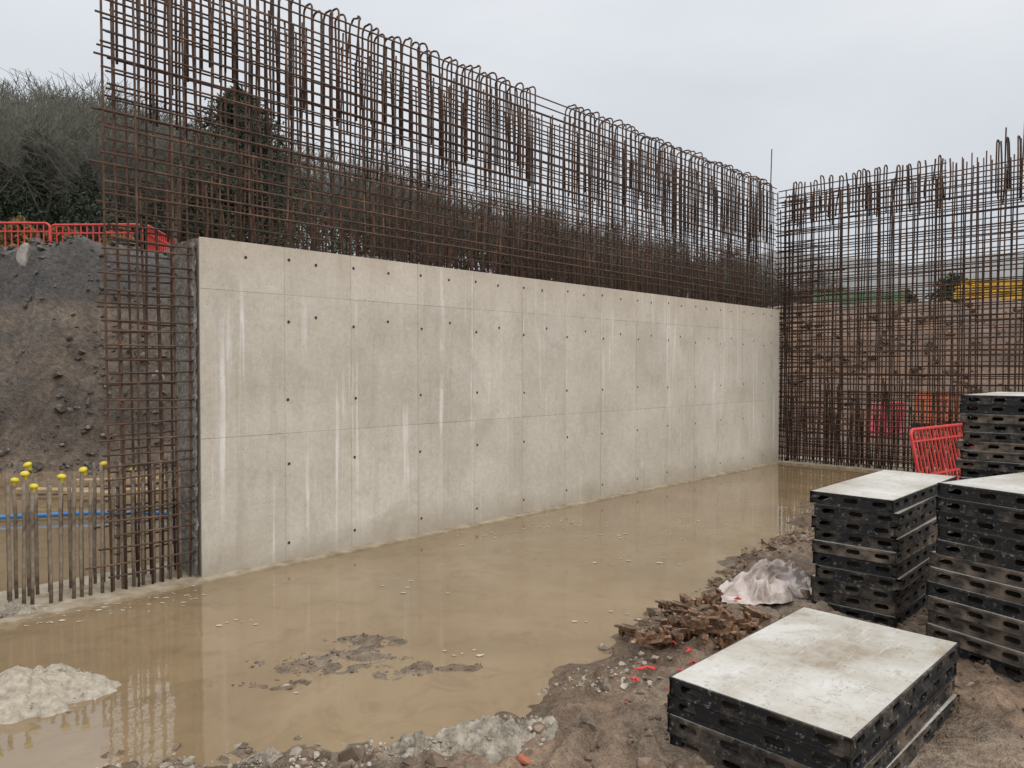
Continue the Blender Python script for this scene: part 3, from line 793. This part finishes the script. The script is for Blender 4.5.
x, y = G(766, 588, .05); o = mobj('plastic_bag', V, F, M['bag'], None, True); o.location = (x, y, .03); o.rotation_euler.z = R(42)
tag(o, 'crumpled dirty white plastic bag at the water edge beside the middle stack', 'bag')

# ------------------------------------------------------------------ clamps and plastic scraps
def clamp_proto(loc):
    root = empty('formwork_clamp', loc)
    mb = MB(); mb.prism([(-.085,0),(.085,0),(.10,.05),(.085,.09),(.065,.085),(.07,.045),(.05,.036),(-.05,.036),(-.07,.045),(-.065,.085),(-.085,.09),(-.10,.05)], -.024, .024); mb.build('jaw', M['clamp'], root)
    mb = MB(); mb.prism([(-.04,.037),(.04,.037),(.035,.066),(-.025,.060)], -.032, .032); mb.build('wedge', M['clamp'], root)
    mb = MB(); mb.tube([(-.14,.0,.018),(.14,.0,.02)], .012, 8); mb.build('spine', M['clamp'], root); return root
spots = []
while len(spots) < 44:
    a, b = random.gauss(700, 34), random.gauss(635, 17)
    if 628 < a < 762 and 604 < b < 676 and not (a > 700 and b > 655) and not (a < 660 and b < 625): spots.append((a, b))
c0 = None
for i, (a, b) in enumerate(spots):
    x, y = G(a, b, .04); loc = (x, y, gz(x, y)+.022+.016*(i % 3))
    c_ = clamp_proto(loc) if c0 is None else copy_tree(c0)
    c0 = c0 or c_; c_.location = loc; c_.rotation_euler = (random.choice((0,.2,1.5,1.6,3.0)), random.gauss(0,.15), random.uniform(0,3.1)); sc = random.uniform(.6,.85); c_.scale = (sc,sc,sc)
    if abs(c_.rotation_euler.x) > 2: c_.location.z += .05
    tag(c_, 'rust-brown steel clamp in the jumbled scatter left of the white bag', 'clamp', 'clamps dumped on the mud')
reds = [(646,673,.15,.5,'thin red plastic strip lying farthest left on the shore'),(688,660,.08,1.3,'red plastic scrap in front of the clamp heap'),(695,666,.06,2.2,'small red plastic scrap just below the clamp heap'),(672,646,.06,.2,'red plastic scrap among the clamps at left'),(712,672,.05,2.8,'red plastic scrap nearest the low formwork stack'),(706,628,.06,1.0,'red plastic scrap among the clamps in mid heap'),(634,688,.04,.4,'tiny red plastic scrap on the shore below the red strip'),(684,676,.07,.1,'flat red plastic scrap beside the low formwork stack corner'),(738,604,.05,1.9,'red plastic scrap at the foot of the white bag')]
for i, (a, b, ln, rz, lab) in enumerate(reds):
    x, y = G(a, b, .05); V, F = tube([(-ln/2,.01,0),(-ln/4,-.006,.012),(0,.004,.018),(ln/4,-.006,.008),(ln/2,.012,0)], [.003,.011,.008,.012,.004], 7)
    o = mobj('plastic_scrap', [(v[0], v[1], v[2]*.7) for v in V], F, M['red'], None, False); o.location = (x, y, gz(x, y)+.028); o.rotation_euler = (.3, .15, rz); tag(o, lab, 'plastic scrap')

Vs = []; Fs = []
for cx, cy, n_ in ((500,536,12),(560,526,20),(745,500,22),(720,482,12),(640,560,8),(610,617,6),(690,520,12),(180,597,20),(110,606,18),(40,622,16),(300,690,5),(400,585,6),(250,620,6),(470,650,5),(620,535,10)):
    for _ in range(n_):
        x, y = G(cx+random.gauss(0,22), cy+random.gauss(0,4), .0); r = random.uniform(.004, .018); b = len(Vs); k = 7
        for i in range(k): q = 2*math.pi*i/k; rr = r*random.uniform(.4,1.2); Vs.append((x+rr*1.6*math.cos(q), y+rr*math.sin(q), .003+random.random()*.002))
        Fs.append(tuple(range(b, b+k)))
tag(mobj('scum', Vs, Fs, M['foam']), kind='stuff')

# ------------------------------------------------------------------ trees
def segs_to_mesh(segs, sides=3):
    S = np.array([[*a, *b, r0, r1] for a, b, r0, r1 in segs]); a, b = S[:, :3], S[:, 3:6]; d = b-a; d /= np.linalg.norm(d, axis=1)[:, None]+1e-9
    ref = np.where(np.abs(d[:, 2:3]) < .9, np.array([[0,0,1.]]), np.array([[1.,0,0]])); u = np.cross(d, ref); u /= np.linalg.norm(u, axis=1)[:, None]; v = np.cross(d, u)
    n = len(S); V = np.zeros((n, 2*sides, 3))
    for k in range(sides):
        q = 2*math.pi*k/sides; o = u*math.cos(q)+v*math.sin(q)
        V[:, k] = a+o*S[:, 6:7]; V[:, sides+k] = b+o*S[:, 7:8]
    base = np.arange(n)[:, None]*2*sides; F = []
    for k in range(sides):
        k2 = (k+1) % sides; F.append(np.concatenate([base+k, base+k2, base+sides+k2, base+sides+k], axis=1))
    return V.reshape(-1, 3), np.concatenate(F)
def gen_tree(seed, depth, kids, twig, trunk=.36, up=.10):
    rd = random.Random(seed); big = []; small = []
    def grow(p, d, ln, r, lv):
        mid = p+d*ln*.5+Vector((rd.gauss(0,.05),rd.gauss(0,.05),0))*ln
        e = p+d*ln+Vector((rd.gauss(0,.07),rd.gauss(0,.07),rd.gauss(.02,.03)))*ln
        L = big if lv < 2 else small
        r2 = max(r*.62, twig)
        if lv < 4: L.append((p, mid, r, (r+r2)/2)); L.append((mid, e, (r+r2)/2, r2))
        else: L.append((p, e, r, r2*.6))
        if lv >= depth: return
        nk = kids if lv else kids+3
        for i in range(nk):
            f = rd.uniform(.35, 1) if lv else rd.uniform(.5, 1)
            st = p.lerp(mid, f*2) if f < .5 else mid.lerp(e, f*2-1)
            az = 2*math.pi*(i/nk)+rd.uniform(-.6,.6); sp = rd.uniform(.35,.95)
            a = d.orthogonal().normalized(); b = d.cross(a)
            nd_ = (d*math.cos(sp)+(a*math.cos(az)+b*math.sin(az))*math.sin(sp)+Vector((0,0,up))).normalized()
            grow(st, nd_, ln*rd.uniform(.52,.76), max(r2*rd.uniform(.5,.7), twig), lv+1)
    grow(Vector((0,0,0)), Vector((rd.gauss(0,.04), rd.gauss(0,.04), 1)).normalized(), trunk, .018, 0)
    top = max(b.z for _, b, _, _ in small); sc = 1/top
    f = lambda L: [(a*sc, b*sc, r0*sc, r1*sc) for a, b, r0, r1 in L]
    return f(big), f(small)
hi = [gen_tree(100+i, 5, 4, .0013, .56) for i in range(4)]; lo = [gen_tree(200+i, 5, 3, .0014, .42) for i in range(4)]
tprot = []
def y_line(px): return np.interp(px, [-80,0,330,470,775,860], [50,52,66,82,112,120])
def top_line(px): return np.interp(px, [-80,0,60,110,200,330,400,470,600,700,775,850], [76,80,84,92,112,140,157,178,208,234,256,284])
def top_to_h(px, Y, ytop):
    x = (px-512)/750*Y; zb = gz(x, Y); return x, zb, H+(368-ytop)*Y/750-zb
def tree_at(px, Y, ytop, label, group, i, wf=.95):
    x, zb, h = top_to_h(px, Y, ytop); h = max(h, 5)
    root = empty('bare_tree', (x, Y, zb-.2), random.uniform(0, 6.28), label, 'tree', group); root.scale = (h*wf, h*wf, h)
    v = i % 4
    if len(tprot) <= v:
        Vb, Fb = segs_to_mesh(hi[v][0], 6); Vc, Fc = segs_to_mesh(hi[v][1], 3)
        tprot.append((npmesh('trunk', Vb, Fb, M['bark'], root), npmesh('crown', Vc, Fc, M['twigs'], root)))
    else: inst(tprot[v][0], root); inst(tprot[v][1], root)
for i, px in enumerate(range(-24, 206, 13)):
    tree_at(px+random.uniform(-4,4), 42+random.uniform(-6,8), float(top_line(px))+random.choice((-4,0,3,10,20)), 'tall leafless tree in the grey wood at the upper left', 'leafless trees in the upper left wood', i, random.uniform(.75, 1.0))
descr = ['just right of the dark conifer','second right of the dark conifer','third right of the dark conifer','above the wall, left of centre','behind the cage in mid wood','behind the cage below the sloping skyline','on the low part of the skyline','behind the dip in the cage top','far right end of the wood','last before the cage corner']
pxs = [288,318,352,392,436,482,540,600,668,730]
for i, (px, ds) in enumerate(zip(pxs, descr)):
    tree_at(px, float(y_line(px))-random.uniform(2, 6), float(top_line(px))+random.uniform(-9, 5), 'leafless winter tree on the wooded hillside, %s' % ds, 'leafless trees at the wood edge', i)
lom = [segs_to_mesh(a+b, 3) for a, b in lo]; Vs = []; Fs = []; b = 0
for i in range(330):
    px = random.uniform(-60, 850) if i < 250 else random.uniform(-60, 210); front = i % 3 == 0
    if px < 200: front = False
    Y = float(y_line(px))+(random.uniform(-12, 0) if front else random.uniform(2, 28))
    drop = (abs(random.gauss(4, 11)) if px < 200 else abs(random.gauss(0, 11)))
    x, zb, h = top_to_h(px, Y, float(top_line(px))+drop+(30*random.random() if front else -2)); h = max(h, 3.5)
    V, F = lom[i % 4]; q = random.uniform(0, 6.28); cs, sn = math.cos(q), math.sin(q); wv = h*random.uniform(.8, 1.15)
    Vs.append(np.c_[(V[:,0]*cs-V[:,1]*sn)*wv+x, (V[:,0]*sn+V[:,1]*cs)*wv+Y, V[:,2]*h+zb-.3]); Fs.append(F+b); b += len(V)
tag(npmesh('woodland', np.concatenate(Vs), np.concatenate(Fs), M['wood_mass']), kind='stuff')
def leaves(n, posf, size, seed):
    r = np.random.default_rng(seed); P = posf(r, n); n = len(P); a = r.normal(size=(n,3)); a /= np.linalg.norm(a, axis=1)[:,None]; t = r.normal(size=(n,3)); bb = np.cross(a, t); bb /= np.linalg.norm(bb, axis=1)[:,None]
    s = size*r.uniform(.5, 1.3, (n,1)); V = np.stack([P-a*s, P+bb*s*.5, P+a*s, P-bb*s*.5], 1).reshape(-1, 3)
    return V, np.arange(4*n).reshape(n, 4)
def scrubpos(r, n):
    px = r.uniform(-80, 860, n); Y = np.interp(px, [-80,0,330,470,775,860], [50,52,66,82,112,120])+r.uniform(-12, 16, n); x = (px-512)/750*Y
    z = zfun(x, Y)+r.random(n)**1.3*(2.6+4*fbm(x*.15, Y*.15, 3, 70))
    return np.c_[x, Y, z]
V, F = leaves(70000, scrubpos, .15, 5); tag(npmesh('undergrowth', V, F, M['wood_mass']), kind='stuff')
def conifer(px, Y, ytop, halfw, label, seed, mat='conifer', pw=.8, n=9000, name='conifer_tree', leaf=.11, rag=.8):
    x, zb, h = top_to_h(px, Y, ytop); root = empty(name, (x, Y, zb-.1), 0, label, 'tree'); Rr = halfw*Y/750
    m = MB(); m.tube([(0,0,0),(0,0,h*.5),(.05,0,h*.95)], [.22,.14,.03], 8); m.build('trunk', M['bark'], root, True)
    def pf(r, n):
        hh = r.random(n)**1.2; az = r.random(n)*2*np.pi; lay = .88+.12*np.sin(hh*40+3*np.sin(az*3+seed))+rag*fbm(np.cos(az)*2.2+seed, hh*11+np.sin(az)*2.2, 4, seed)
        rad = Rr*np.clip((1-hh), 0, 1)**pw*np.clip(lay, .25, 1.5)*(r.random(n)**.45)*(1+.12*r.normal(size=n))
        return np.c_[rad*np.cos(az), rad*np.sin(az), h*(.03+.97*hh)-.12*rad+.12*r.normal(size=n)]
    V, F = leaves(n, pf, leaf, seed); npmesh('crown', V, F, M[mat], root)
conifer(240, 42, 90, 100, 'tall dark conifer on the hillside seen through the left part of the cage', 3, 'conifer', .64, 46000, leaf=.11, rag=1.2)
conifer(42, 39, 128, 46, 'dark green evergreen left of the cage, the tallest of three above the barriers', 4, 'evergreen', .6, 13000, 'evergreen_tree', .10, 1.2)
conifer(88, 38, 166, 34, 'dark green evergreen left of the cage, the rightmost of three above the barriers', 5, 'evergreen', .55, 7000, 'evergreen_tree', .10, 1.2)
conifer(2, 38, 162, 34, 'dark green evergreen at the left frame edge above the barriers', 6, 'evergreen', .55, 7000, 'evergreen_tree', .10, 1.2)
conifer(150, 42, 172, 40, 'low dark evergreen behind the left end of the cage', 8, 'evergreen', .5, 7000, 'evergreen_tree', .10, 1.2)
def shrub(px, Y, h, w, label, seed, mat='gorse'):
    x, y = place_px(px, Y); root = empty('shrub', (x, y, gz(x, y)-.05), 0, label, 'shrub')
    m = MB()
    for k in range(7): q = k*.9; m.tube([(0,0,0),(w*.3*math.cos(q), w*.3*math.sin(q), h*.5),(w*.5*math.cos(q+.3), w*.5*math.sin(q+.3), h*.9)], [.02,.014,.005], 5)
    m.build('stems', M['bark'], root)
    def pf(r, n):
        az = r.random(n)*6.283; v = r.random(n); rad = w*np.sin(np.pi*np.clip(.15+.85*v, 0, 1))**.6*(.6+.6*fbm(az*2+seed, v*4, 3, seed))*r.random(n)**.4
        return np.c_[rad*np.cos(az), rad*np.sin(az), h*v]
    V, F = leaves(2600, pf, .07, seed); npmesh('foliage', V, F, M[mat], root)
shrub(22, 20, 1.25, .7, 'straw yellow scrub bush behind the leftmost barrier', 11)
shrub(66, 22, 1.2, .9, 'brown scrub bush behind the middle bank-top barrier', 12)
shrub(120, 21, 1.1, .8, 'low scrub bush behind the barrier beside the cage', 13)
conifer(952, 70, 274, 30, 'grey green bushy tree on the far bank seen through the right cage', 21, 'evergreen', .35, 5000, 'bushy_tree', .2)
conifer(905, 75, 290, 26, 'low bushy tree left of the larger one beyond the far bank', 22, 'evergreen', .35, 3000, 'bushy_tree', .2)

# ------------------------------------------------------------------ light
w = bpy.data.worlds.new('World'); scene.world = w; w.use_nodes = True; nt = w.node_tree
bg = nt.nodes['Background']
sky = nd(nt, 'ShaderNodeTexSky', sky_type='NISHITA'); sky.sun_disc = False
sdir = Vector((.62, -.62, .85)).normalized()
sky.sun_elevation = math.asin(sdir.z); sky.sun_rotation = math.atan2(sdir.x, sdir.y)
tc = nd(nt, 'ShaderNodeTexCoord'); sp = nd(nt, 'ShaderNodeSeparateXYZ'); nt.links.new(tc.outputs['Generated'], sp.inputs[0])
lum = ramp(nt, sp.outputs['Z'], [(0, (6.2,6.45,6.8)), (.22, (6.7,7.0,7.4)), (.45, (8.2,8.5,8.85)), (1, (17.5,17.8,18.1))])
mp = nd(nt, 'ShaderNodeMapping'); mp.inputs['Scale'].default_value = (1, 1, 2.6); nt.links.new(tc.outputs['Generated'], mp.inputs['Vector'])
cl = noise(nt, mp.outputs['Vector'], 1.7, 5, .5, .3)
lum = mix(nt, 1, lum, ramp(nt, cl, [(.3, (.88,.89,.91)), (.7, (1.08,1.075,1.07))]), 'MULTIPLY')
colr = mix(nt, .94, sky.outputs['Color'], lum)
nt.links.new(colr, bg.inputs['Color']); bg.inputs['Strength'].default_value = .1
sd_l = bpy.data.lights.new('sun', 'SUN'); sd_l.energy = 1.3; sd_l.angle = R(25); sd_l.color = (1, .97, .92)
so = link(bpy.data.objects.new('sun', sd_l)); so.rotation_euler = (-sdir).to_track_quat('-Z', 'Y').to_euler(); so.location = (5, -5, 12)
scene.view_settings.view_transform = 'Standard'; scene.view_settings.look = 'None'; scene.view_settings.exposure = 0
